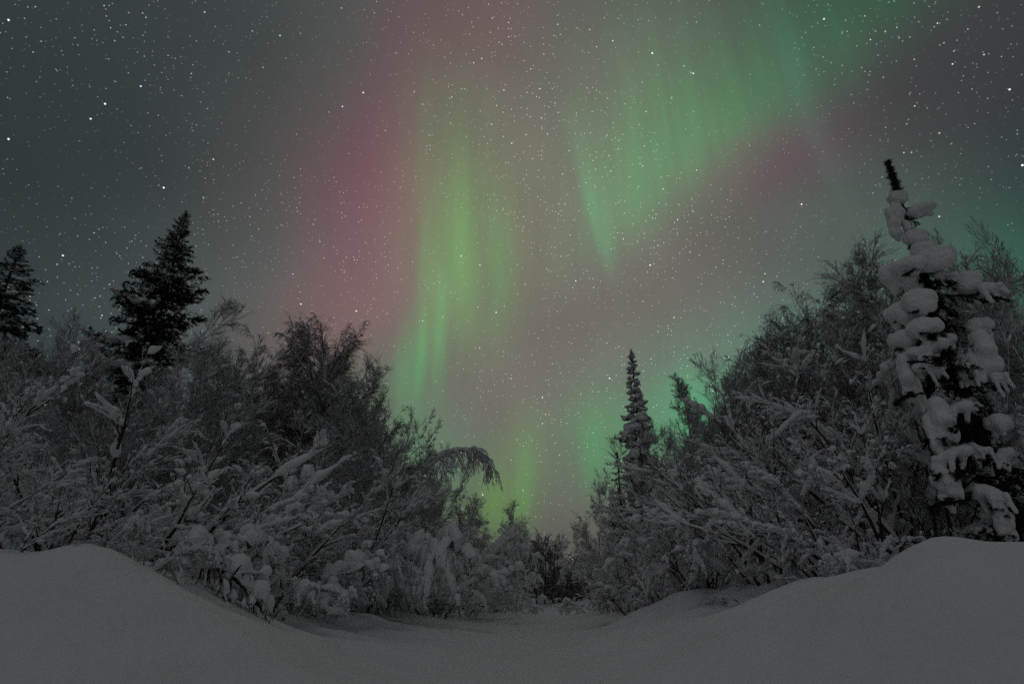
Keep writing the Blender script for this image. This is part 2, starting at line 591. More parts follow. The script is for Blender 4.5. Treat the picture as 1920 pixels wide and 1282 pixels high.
def ground(x, y):
    x = np.atleast_1d(np.asarray(x, float)); y = np.atleast_1d(np.asarray(y, float))
    out = np.empty(x.shape)
    fx, fy, fo = x.ravel(), y.ravel(), out.ravel()
    res = np.empty(fx.shape)
    for i in range(0, len(fx), 20000):
        s = slice(i, i + 20000)
        q = np.stack([fx[s], fy[s]], -1)
        K = tps(np.linalg.norm(q[:, None] - CT[None, :, :2], axis=-1))
        res[s] = K @ _W[:_n] + _W[_n] + q @ _W[_n + 1:]
    r = np.hypot(fx, fy - 14)
    k = np.clip((r - 20) / 16, 0, 1); k = k * k * (3 - 2 * k)
    res = np.clip(res, -0.3, 1.8) * (1 - k) + 0.6 * k
    for hx, hy, hr, hh in HUMPS:
        res += hh * np.exp(-(((fx - hx) ** 2 + (fy - hy) ** 2) / hr ** 2) ** 1.3)
    onpath = np.exp(-(np.abs(fx - 0.03 * fy + 0.2) / 3.1) ** 4)
    rough = np.clip((np.hypot(fx, fy) - 7.5) / 3, 0, 1) * (1 - onpath) * (1 - k)
    res = res + bumps(fx, fy) * (0.85 + 2.0 * rough)
    return res.reshape(x.shape)


HUMPS = []
for px, py, d, hr, hh in ((165, 1030, 5.5, 0.32, 0.07), (275, 1064, 6.3, 0.22, 0.05), (340, 1078, 6.8, 0.25, 0.06), (30, 1070, 4.6, 0.5, 0.05), (90, 1090, 4.4, 0.6, 0.05),
                          (230, 1100, 4.8, 0.5, 0.06), (1720, 1060, 4.2, 0.4, 0.05), (1590, 1110, 4.9, 0.4, 0.04), (1480, 1130, 5.5, 0.35, 0.05), (1265, 1125, 11, 0.45, 0.08), (1400, 1120, 9.8, 0.5, 0.08),
                          (1240, 1160, 9.5, 0.6, 0.14), (1340, 1160, 8.6, 0.4, 0.08), (1335, 1172, 8.0, 0.25, -0.16), (560, 1165, 9.5, 0.7, 0.12), (460, 1165, 7.4, 0.3, 0.04), (660, 1165, 11, 0.7, 0.14),
                          (1180, 1200, 7.6, 0.9, 0.16), (420, 1210, 5.0, 0.7, 0.07), (700, 1230, 5.5, 0.8, -0.04), (1120, 1190, 9.0, 0.6, 0.07), (1800, 1150, 3.6, 0.5, 0.05)):
    q = at(px, py, d); HUMPS.append((q.x, q.y, hr, hh))
_r = random.Random(8)
for _ in range(46):                       # lumps left by the plough on both banks
    side = _r.random()
    px = _r.uniform(20, 520) if side < 0.5 else _r.uniform(1250, 1900)
    d = _r.uniform(3.4, 7.6) if side < 0.5 else _r.uniform(3.2, 8.6)
    q = at(px, 1110, d); hr = _r.uniform(0.16, 0.42)
    HUMPS.append((q.x, q.y, hr, hr * _r.uniform(-0.16, 0.26)))


def gz(x, y):
    return float(ground(np.array([x]), np.array([y]))[0])


def make_ground():
    n = 330
    u = np.linspace(-1, 1, n)
    X = np.sign(u) * (np.abs(u) * 14 + np.abs(u) ** 9 * 2200)
    v = np.linspace(0, 1, 380)
    Y = -6 + v * 46 + v ** 10 * 2600
    gx, gy = np.meshgrid(X, Y)
    z = ground(gx, gy)
    V = np.stack([gx, gy, z], -1)
    idx = np.arange(gx.size).reshape(gx.shape)
    q = np.stack([idx[:-1, :-1], idx[:-1, 1:], idx[1:, 1:], idx[1:, :-1]], -1).reshape(-1, 4)
    mb = MB(); mb.add(V, q)
    o = mb.build('snow_ground', M_GROUND)
    tag(o, 'smooth snow covered path between two rounded snow banks', 'snow', kind='structure')


make_ground()


# ------------------------------------------------------------------ growing trees
def rand_perp(T, rng, flat=None):
    r = rng.normal(size=T.shape)
    if flat is not None:
        r[..., 2] *= flat
    p = r - T * (r * T).sum(-1, keepdims=True)
    return unit(p)


def integrate(pos, d, L, N, bend, wig, rng):
    B = len(pos)
    P = np.empty((B, N, 3)); step = (L / (N - 1))[:, None]
    p = pos.copy(); d = unit(d)
    w = rng.normal(size=(B, 3)) * wig
    for i in range(N):
        P[:, i] = p
        w = 0.5 * w + rng.normal(size=(B, 3)) * wig
        d = unit(d + bend / (N - 1) + w)
        p = p + d * step
    return P


class Level:
    def __init__(self, P, R, sid, L):
        self.P, self.R, self.sid, self.L = P, R, sid, L


def sprout(par, n, rng, t0, t1, ang, lfac, taper, bend, wig, N, rfac, rtip, flat=None, tpow=1.0):
    """children of every branch in par"""
    B, M = par.P.shape[:2]
    pi = np.repeat(np.arange(B), n)
    K = len(pi)
    t = t0 + (t1 - t0) * rng.uniform(0, 1, K) ** tpow
    f = t * (M - 1); i0 = np.minimum(f.astype(int), M - 2); fr = (f - i0)[:, None]
    a = par.P[pi, i0]; b = par.P[pi, i0 + 1]
    pos = a * (1 - fr) + b * fr
    T = unit(b - a)
    rr = par.R[pi, i0] * (1 - fr[:, 0]) + par.R[pi, i0 + 1] * fr[:, 0]
    an = np.radians(rng.uniform(ang[0], ang[1], K))[:, None]
    d = np.cos(an) * T + np.sin(an) * rand_perp(T, rng, flat)
    L = par.L[pi] * lfac * (1 - taper * t) * rng.uniform(0.6, 1.25, K)
    P = integrate(pos, d, L, N, np.asarray(bend, float), wig, rng)
    r0 = np.maximum(rr * rfac, rtip * 1.3)
    tt = np.linspace(0, 1, N)[None]
    R = r0[:, None] * (1 - tt) + rtip * tt
    return Level(P, R, par.sid[pi], L)


def snow_on(mb, lev, mask, rng, r, cover=0.8, coat=0.0, S=6, thick=1.25, N=None):
    """pillows of snow lying along branches"""
    P, R = lev.P[mask], lev.R[mask]
    keep = rng.uniform(size=len(P)) < cover
    P, R = P[keep], R[keep]
    if len(P) == 0:
        return
    M = N or max(P.shape[1] + 2, 6)
    t0 = rng.uniform(0.0, 0.35, len(P)); t1 = rng.uniform(0.7, 1.0, len(P))
    tt = np.linspace(0, 1, M)[None]
    f = (t0[:, None] + (t1 - t0)[:, None] * tt) * (P.shape[1] - 1)
    i0 = np.minimum(f.astype(int), P.shape[1] - 2); fr = f - i0
    bi = np.arange(len(P))[:, None]
    C = P[bi, i0] * (1 - fr)[..., None] + P[bi, i0 + 1] * fr[..., None]
    RB = R[bi, i0] * (1 - fr) + R[bi, i0 + 1] * fr
    T = unit(np.gradient(C, axis=1))
    hor = np.sqrt(np.clip(1 - T[..., 2] ** 2, 0, 1))
    hold = np.clip((hor - 0.28) / 0.5, 0, 1)
    hold = np.maximum(hold, coat)
    prof = np.sin(np.pi * np.clip(tt, 0.0, 1.0)) ** 0.5
    prof[:, 0] = 0.05; prof[:, -1] = 0.05
    lump = rng.normal(size=(len(P), M))
    lump[:, 1:-1] = 0.3 * lump[:, :-2] + 0.55 * lump[:, 1:-1] + 0.3 * lump[:, 2:]
    lump = np.clip(1 + 0.5 * lump, 0.3, 2.0)
    rs = r * rng.uniform(0.6, 1.4, len(P))[:, None] * prof * hold * lump
    ref = np.zeros_like(T); ref[..., 2] = 1
    s = unit(np.cross(T, ref + 1e-4)); u = np.cross(s, T)
    C = C + u * (RB + rs * 0.45 * thick)[..., None]
    C[..., 2] += 0.0
    n0 = mb.n
    mb.tubes(C, np.maximum(rs, 0.0015), S, up_frame=True, flat=thick)
    mb.v[-1] = mb.v[-1] + rng.normal(size=mb.v[-1].shape) * (r * 0.10)


def fork_lumps(mb, lev, mask, rng, r, prob):
    """webs of snow caught in the forks, tapering out along the side branch"""
    P = lev.P[mask]
    k = rng.uniform(size=len(P)) < prob
    P = P[k]
    B = len(P)
    if B == 0:
        return
    N = 7
    tt = np.linspace(0, 1, N)[None]
    f = (rng.uniform(0.3, 0.6, B)[:, None] * tt) * (P.shape[1] - 1)
    i0 = np.minimum(f.astype(int), P.shape[1] - 2); fr = (f - i0)[..., None]
    bi = np.arange(B)[:, None]
    C = P[bi, i0] * (1 - fr) + P[bi, i0 + 1] * fr
    rs = r * rng.uniform(0.5, 1.2, B)[:, None] * np.clip(1 - tt, 0, 1) ** 0.75 * np.array([[0.35, 0.95, 1.05, 1, 1, 1, 1]])
    rs = np.maximum(rs * np.clip(1 + 0.2 * rng.normal(size=(B, N)), 0.5, 1.5), 0.002)
    C[..., 2] += rs * 0.55
    mb.tubes(C, rs, 6, up_frame=True, flat=1.15)
    mb.v[-1] = mb.v[-1] + rng.normal(size=mb.v[-1].shape) * (r * 0.07)


def finish_tree(name, stem_name, levels, sides, mat, rng, snow_fn=None, nst=1, snow_name='snow'):
    root = empty(name)
    for k in range(nst):
        mb = MB()
        for lv, S in zip(levels, sides):
            m = lv.sid == k
            mb.tubes(lv.P[m], lv.R[m], S)
        st = mb.build(stem_name, mat)
        add_child(root, st)
        if snow_fn:
            sb = MB()
            snow_fn(sb, k)
            if not sb.empty():
                so = sb.build(snow_name, M_SNOW)
                so['kind'] = 'stuff'
                add_child(st, so)
    return root


def stems(rng, n, L, spread, tilt, lean, bend, wig, N, r0, rtip, base_r=0.25, lvar=0.25):
    a = rng.uniform(0, 6.28) + np.arange(n) * 2.4
    pos = np.stack([np.cos(a), np.sin(a), np.zeros(n)], -1) * (base_r * np.sqrt(rng.uniform(0.05, 1, n)))[:, None]
    pos[:, 2] = -0.25
    ti = np.radians(rng.uniform(tilt[0], tilt[1], n))
    d = np.stack([np.cos(a) * np.sin(ti), np.sin(a) * np.sin(ti), np.cos(ti)], -1)
    d = unit(d + np.asarray(lean))
    LL = L * rng.uniform(1 - lvar, 1 + lvar * 0.4, n)
    out = unit(d * np.array([1, 1, 0]))
    P = integrate(pos, d, LL, N, np.asarray(bend) + out * spread, wig, rng)
    tt = np.linspace(0, 1, N)[None]
    R = (r0 * rng.uniform(0.7, 1.2, n))[:, None] * (1 - tt) ** 0.9 + rtip
    return Level(P, R, np.arange(n), LL)


def make_snow_shrub(name, seed, lean=(0, 0, 0), n=7, heavy=1.0, mat=None, L=4.3, k1=10, k2=5, k3=4):
    """willow-like shrub 4 m high, every branch carrying a strip of snow"""
    rng = np.random.default_rng(seed)
    l0 = stems(rng, n, L, 0.5, (4, 34), lean, (0, 0, -0.1), 0.05, 10, 0.032, 0.004, 0.5)
    l1 = sprout(l0, k1, rng, 0.12, 0.95, (18, 46), 0.40, 0.45, (0, 0, 0.05), 0.07, 7, 0.7, 0.0035)
    l2 = sprout(l1, k2, rng, 0.12, 0.98, (20, 46), 0.5, 0.35, (0, 0, 0.0), 0.08, 5, 0.75, 0.003)
    l3 = sprout(l2, k3, rng, 0.1, 1.0, (20, 50), 0.5, 0.3, (0, 0, -0.05), 0.10, 4, 0.8, 0.0025)

    def sn(sb, k):
        snow_on(sb, l0, l0.sid == k, rng, 0.042 * heavy, 1.0, S=7, N=20)
        snow_on(sb, l1, l1.sid == k, rng, 0.048 * heavy, 0.85, coat=0.06, N=12)
        snow_on(sb, l2, l2.sid == k, rng, 0.036 * heavy, 0.8, coat=0.08, S=6, N=8)
        snow_on(sb, l3, l3.sid == k, rng, 0.019 * heavy, 0.6, coat=0.10, S=4, N=5)
        fork_lumps(sb, l1, l1.sid == k, rng, 0.075 * heavy, 0.6)
        fork_lumps(sb, l2, l2.sid == k, rng, 0.05 * heavy, 0.4)
    return finish_tree(name, 'stem', (l0, l1, l2, l3), (6, 5, 4, 3), mat or M_BARK, rng, sn, n)


def make_birch(name, seed, H=7.0, n=1, up=0.35, twig_droop=-0.12, mat=None, snow=0.5, dens=1.0, spread=(28, 50), wide=0.36, lean=(0, 0, 0), lbend=(0, 0, 0)):
    """slender leafless birch with a fine twig crown"""
    rng = np.random.default_rng(seed)
    l0 = stems(rng, n, H, 0.08 * n, (0, 5 if n == 1 else 16), lean, lbend, 0.035, 14, 0.05 if n == 1 else 0.035, 0.006, 0.05 if n == 1 else 0.3, 0.1 if n == 1 else 0.3)
    l1 = sprout(l0, int(34 * dens / n ** 0.6), rng, 0.18, 0.98, spread, wide, 0.6, (0, 0, up), 0.045, 8, 0.6, 0.004)
    l2 = sprout(l1, 11, rng, 0.12, 1.0, (20, 44), 0.46, 0.4, (0, 0, 0.15), 0.05, 5, 0.65, 0.003)
    l3 = sprout(l2, 7, rng, 0.1, 1.0, (16, 40), 0.62, 0.3, (0, 0, twig_droop), 0.04, 4, 0.8, 0.0028)
    l4 = sprout(l3, 4, rng, 0.15, 1.0, (16, 42), 0.6, 0.3, (0, 0, twig_droop), 0.04, 2, 0.9, 0.0025)

    def sn(sb, k):
        snow_on(sb, l1, l1.sid == k, rng, 0.03, snow, N=9)
        snow_on(sb, l2, l2.sid == k, rng, 0.024, snow * 0.9, S=5, N=6)
        snow_on(sb, l3, l3.sid == k, rng, 0.016, snow * 0.2, coat=0.1, S=4, N=5)
        fork_lumps(sb, l1, l1.sid == k, rng, 0.06, snow * 0.5)
    return finish_tree(name, 'trunk', (l0, l1, l2, l3, l4), (7, 5, 4, 3, 3), mat or M_RIME, rng, sn if snow > 0 else None, n)


def make_draped(name, seed, n=4, L=3.4, droop=-1.45, lean=(0, 0, 0), heavy=1.0):
    """young birch bowed to the ground under a load of snow (about 2 m high)"""
    rng = np.random.default_rng(seed)
    l0 = stems(rng, n, L, 0.45, (5, 26), lean, (0, 0, droop), 0.04, 14, 0.03, 0.006, 0.4, 0.35)
    l1 = sprout(l0, 14, rng, 0.2, 1.0, (25, 65), 0.30, 0.3, (0, 0, -1.3), 0.08, 8, 0.6, 0.004)
    l2 = sprout(l1, 7, rng, 0.1, 1.0, (25, 60), 0.42, 0.3, (0, 0, -1.6), 0.10, 5, 0.7, 0.003)
    l3 = sprout(l2, 3, rng, 0.1, 1.0, (20, 60), 0.5, 0.3, (0, 0, -1.2), 0.10, 4, 0.8, 0.003)
    for lv in (l0, l1, l2, l3):                       # whatever reaches the ground lies on it
        z = lv.P[..., 2]
        lv.P[..., 2] = np.where(z < 0.12, 0.12 * np.exp(np.minimum(z - 0.12, 0) * 2) - (lv is l0) * 0.0, z)
    l0.P[:, 0, 2] = -0.25

    def sn(sb, k):
        snow_on(sb, l0, l0.sid == k, rng, 0.075 * heavy, 1.0, coat=0.25, S=8, N=26)
        snow_on(sb, l1, l1.sid == k, rng, 0.06 * heavy, 0.95, coat=0.5, S=6, N=12)
        snow_on(sb, l2, l2.sid == k, rng, 0.038 * heavy, 0.9, coat=0.55, S=5, N=7)
        snow_on(sb, l3, l3.sid == k, rng, 0.022 * heavy, 0.8, coat=0.55, S=4, N=5)
        fork_lumps(sb, l1, l1.sid == k, rng, 0.10 * heavy, 0.4)
        fork_lumps(sb, l2, l2.sid == k, rng, 0.06 * heavy, 0.15)
    return finish_tree(name, 'stem', (l0, l1, l2, l3), (7, 5, 4, 3), M_RIME, rng, sn, n)


# ---- spruce
def bough_mesh(seed, droop=-0.5, lift=0.5, needle=0.05, side=26):
    """one spruce bough, 1 long along +X"""
    rng = np.random.default_rng(seed)
    N = 9
    t = np.linspace(0, 1, N)
    z = droop * 0.55 * np.sin(np.pi * t * 0.75) * t + lift * 0.25 * t ** 3
    P = np.stack([t, 0.05 * np.sin(3 * t + seed), z], -1)[None]
    l0 = Level(P, (0.014 * (1 - t) + 0.003)[None], np.zeros(1, int), np.ones(1))
    l1 = sprout(l0, side, rng, 0.12, 1.0, (35, 62), 0.42, 0.62, (0, 0, -0.25), 0.07, 5, 0.6, 0.0025, flat=0.25)
    l2 = sprout(l1, 5, rng, 0.15, 1.0, (30, 60), 0.42, 0.3, (0, 0, -0.3), 0.08, 4, 0.8, 0.002, flat=0.5)
    mb = MB()
    mb.tubes(l0.P, l0.R, 5); mb.tubes(l1.P, l1.R, 3)
    # needles: slim blades round every shoot
    for lv, n in ((l0, 60), (l1, 26), (l2, 12)):
        B, M = lv.P.shape[:2]
        pi = np.repeat(np.arange(B), n); K = len(pi)
        f = rng.uniform(0.02, 1, K) * (M - 1); i0 = np.minimum(f.astype(int), M - 2); fr = (f - i0)[:, None]
        a, b = lv.P[pi, i0], lv.P[pi, i0 + 1]
        p = a * (1 - fr) + b * fr; T = unit(b - a)
        pr = rand_perp(T, rng, 0.8)
        d = unit(T * 0.75 + pr)
        w = np.cross(d, rand_perp(d, rng)) * needle * 0.13
        tip = p + d * (needle * rng.uniform(0.6, 1.2, K))[:, None]
        V = np.stack([p - w, p + w, tip], 1)
        mb.add(V, tris=np.arange(K * 3).reshape(-1, 3))
    return mb.mesh('bough', M_NEEDLE, smooth=False), l0, l1, l2


def bough_snow(levels, seed, r, cover):
    rng = np.random.default_rng(seed + 77)
    l0, l1, l2 = levels
    sb = MB()
    a = np.ones(len(l1.P), bool)
    snow_on(sb, l0, np.ones(1, bool), rng, r * 1.3, 1.0 if cover > 0.3 else cover * 2, N=14)
    snow_on(sb, l1, a, rng, r, cover, N=7)
    snow_on(sb, l2, np.ones(len(l2.P), bool), rng, r * 0.6, cover * 0.5, S=5, N=5)
    if sb.empty():
        return None
    return sb.mesh('snow', M_SNOW)


def make_spruce(name, seed, H, width, nb, r_trunk, snow_r, snow_cover, z0=0.0, droop=(-0.35, 0.1), tip_len=0.35, protos=4, pitch=(-25, 5)):
    """spruce with separate boughs (shared bough shapes); width(t) = half width at height fraction t"""
    rng = np.random.default_rng(seed)
    root = empty(name)
    mb = MB()
    t = np.linspace(0, 1, 12)
    P = np.stack([0.04 * np.sin(3 * t) * H * 0.1, 0.03 * np.sin(2 * t + 1) * H * 0.1, -0.3 + t * (H + 0.3)], -1)[None]
    mb.tubes(P, (r_trunk * (1 - t) ** 0.8 + 0.008)[None], 8)
    # needles of the leader
    K = 160
    p = np.stack([np.zeros(K), np.zeros(K), H * (1 - 0.09 * rng.uniform(0, 1, K))], -1)
    d = unit(np.stack([rng.normal(size=K), rng.normal(size=K), np.full(K, 1.2)], -1))
    w = np.cross(d, rand_perp(d, rng)) * 0.008
    V = np.stack([p - w, p + w, p + d * 0.11], 1)
    mb.add(V, tris=np.arange(K * 3).reshape(-1, 3))
    trunk = mb.build('trunk', M_TRUNK); add_child(root, trunk)
    meshes = []
    for k in range(protos):
        m, a, b, c = bough_mesh(seed * 10 + k, rng.uniform(*droop), rng.uniform(0.2, 0.7))
        s = bough_snow((a, b, c), seed * 10 + k, snow_r, snow_cover)
        meshes.append((m, s))
    for i in range(nb):
        f = (i + rng.uniform(0, 1)) / nb
        h = z0 + (H * 0.985 - z0) * (1 - (1 - f) ** 1.45)
        L = width(h / H) * rng.uniform(0.6, 1.2)
        az = i * 2.399 + rng.normal() * 0.3
        m, s = meshes[rng.integers(protos)]
        o = bpy.data.objects.new('bough', m); COL.objects.link(o); add_child(root, o)
        pt = math.radians(rng.uniform(*pitch)) + 0.95 * max(0, (h / H - 0.75) / 0.25) ** 2
        o.location = (0, 0, h)
        o.rotation_euler = (rng.normal() * 0.2, -pt, az)
        o.scale = (L, L, L)
        if s is not None:
            so = bpy.data.objects.new('snow', s); COL.objects.link(so); add_child(o, so); so['kind'] = 'stuff'
    return root


def measure(root, q=99.7):
    zs = []
    for st in KIDS[root.as_pointer()]:
        n = len(st.data.vertices); a = np.empty(n * 3, np.float32); st.data.vertices.foreach_get('co', a)
        zs.append(a.reshape(-1, 3))
    a = np.concatenate(zs); h = float(np.percentile(a[:, 2], q))
    top = a[a[:, 2] > h * 0.93].mean(axis=0)
    return h, float(top[0]), float(top[1])


def set_place(root, tip_px, tip_py, dist, nominal, rz=0.0, wide=1.0, sink=0.0):
    d = at(tip_px, tip_py, dist)
    z = gz(d.x, d.y)
    h = d.z - z
    if isinstance(nominal, tuple):
        s = h / nominal[0]
        c, n = math.cos(rz) * s * wide, math.sin(rz) * s * wide
        bx, by = d.x - (nominal[1] * c - nominal[2] * n), d.y - (nominal[1] * n + nominal[2] * c)
        z = gz(bx, by); s = (d.z - z) / nominal[0]
        d = Vector((bx, by, d.z))
    else:
        s = h / nominal
    root.location = (d.x, d.y, z - sink)
    root.rotation_euler = (0, 0, rz)
    root.scale = (s * wide, s * wide, s)
    return root


PROTO = {}
USED = set()


def place(key, name, tip_px, tip_py, dist, rz, label, cat, group=None, wide=1.0, sink=0.0):
    proto, nominal = PROTO[key]
    if not nominal or nominal == 'h':
        nominal = measure(proto) if not nominal else measure(proto)[0]
        PROTO[key] = (proto, nominal)
    if key in USED:
        o = copy_tree(proto)
    else:
        o = proto; USED.add(key)
    o.name = name
    set_place(o, tip_px, tip_py, dist, nominal, rz, wide, sink)
    tag(o, label, cat, group)
    return o


# ------------------------------------------------------------------ far woods closing the path
def make_far_woods():
    rng = np.random.default_rng(90)
    pts = []
    for k in range(46):                                   # left flank and the far end
        y = rng.uniform(24, 62); x = -2.5 + (y - 24) * 0.075 - rng.uniform(0, 1) ** 1.4 * 26
        pts.append((x, y, rng.uniform(4.0, 6.5) * (1 if x < -3 else 0.8)))
    for k in range(46):                                   # right flank
        y = rng.uniform(26, 62); x = 5.2 + (y - 26) * 0.03 + rng.uniform(0, 1) ** 1.4 * 30
        pts.append((x, y, rng.uniform(4.0, 6.5)))
    for k in range(64):                                   # the bend where the path disappears
        y = rng.uniform(58, 85); x = rng.uniform(-8, 26)
        pts.append((x, y, rng.uniform(3.4, 5.4) if x < y * 0.082 or x > y * 0.125 else rng.uniform(1.8, 2.6)))
    for k in range(70):                                   # thicket closing the lane
        y = rng.uniform(36, 50); x = y * rng.uniform(0.02, 0.135)
        g = x / y
        pts.append((x, y, rng.uniform(2.8, 4.0) if g < 0.07 else rng.uniform(1.9, 2.7)))
    pts = np.array(pts); n = len(pts)
    pos = np.stack([pts[:, 0], pts[:, 1], ground(pts[:, 0], pts[:, 1]) - 0.2], -1)
    d = unit(np.array([0, 0, 1.0]) + rng.normal(size=(n, 3)) * 0.08)
    P = integrate(pos, d, pts[:, 2], 9, np.zeros(3), 0.03, rng)
    tt = np.linspace(0, 1, 9)[None]
    l0 = Level(P, 0.05 * (1 - tt) + 0.012 + np.zeros((n, 1)), np.arange(n), pts[:, 2])
    l1 = sprout(l0, 17, rng, 0.03, 0.98, (30, 60), 0.36, 0.5, (0, 0, 0.3), 0.06, 5, 0.6, 0.01)
    l2 = sprout(l1, 6, rng, 0.1, 1.0, (25, 55), 0.45, 0.4, (0, 0, 0), 0.1, 3, 0.7, 0.01)
    l3 = sprout(l2, 2, rng, 0.2, 1.0, (25, 60), 0.6, 0.4, (0, 0, -0.3), 0.1, 2, 0.8, 0.009)
    mb = MB()
    for lv, S in ((l0, 5), (l1, 3), (l2, 3), (l3, 3)):
        mb.tubes(lv.P, lv.R, S)
    o = mb.build('far_woods', M_DARKBARK)
    tag(o, 'distant frosted woods closing the end of the path', 'woods', kind='stuff')


make_far_woods()

# ------------------------------------------------------------------ prototypes
PROTO['shrubA'] = (make_snow_shrub('snowy_shrub', 11, heavy=0.72, k2=6, k3=6), None)
PROTO['shrubB'] = (make_snow_shrub('snowy_shrub', 12, n=8, heavy=0.85, k2=6, k3=5), None)
PROTO['drapeA'] = (make_draped('bowed_birch', 21), 'h')
PROTO['drapeB'] = (make_draped('bowed_birch', 22, n=5, heavy=1.2), 'h')
PROTO['nearR'] = (make_snow_shrub('snowy_shrub', 15, lean=(0.35, 0, 0), n=7, heavy=0.72, L=2.7, k1=8, k2=5, k3=5), None)
PROTO['nearL'] = (make_snow_shrub('snowy_shrub', 16, lean=(-0.4, 0, 0), n=7, heavy=0.72, L=2.7, k1=8, k2=5, k3=5), None)
PROTO['drapeC'] = (make_draped('bowed_birch', 23, n=4, heavy=1.75), 'h')
PROTO['birchA'] = (make_birch('birch_tree', 31, up=0.3), None)
PROTO['birchB'] = (make_birch('birch_tree', 32, n=3, up=0.2, snow=0.6), None)
PROTO['birchD'] = (make_birch('birch_tree', 33, up=0.1, twig_droop=-0.8, snow=0.25, dens=1.5, wide=0.40, mat=M_DARKBARK), None)
PROTO['birchP'] = (make_birch('birch_tree', 36, up=0.55, snow=0.3, dens=1.4, spread=(16, 34), wide=0.22), None)
PROTO['birchF'] = (make_birch('birch_tree', 34, n=4, up=0.25, snow=0.4, lean=(0.25, 0, 0), dens=0.8), None)
PROTO['birchO'] = (make_birch('birch_tree', 35, n=2, up=0.45, twig_droop=0.1, snow=0.15, dens=0.8, spread=(30, 55), wide=0.42), None)
PROTO['spruceD'] = (make_spruce('spruce_tree', 41, 14.0, lambda t: min(1.55, 0.10 + (1 - t) * 4.6), 190, 0.16, 0.045, 0.11, z0=4.5), 14.0)
PROTO['spruceE'] = (make_spruce('spruce_tree', 42, 13.0, lambda t: min(1.6, 0.08 + (1 - t) * 4.6), 150, 0.15, 0.05, 0.2, z0=4.0), 13.0)
PROTO['spruceM'] = (make_spruce('spruce_tree', 43, 9.0, lambda t: min(0.62, 0.08 + (1 - t) * 1.5), 140, 0.10, 0.11, 0.36, z0=0.8, pitch=(-45, 5)), 9.0)
PROTO['spruceS'] = (make_spruce('spruce_tree', 44, 4.5, lambda t: min(0.55, 0.06 + (1 - t) * 0.9), 60, 0.06, 0.06, 0.4, z0=0.4, pitch=(-30, 5)), 4.5)

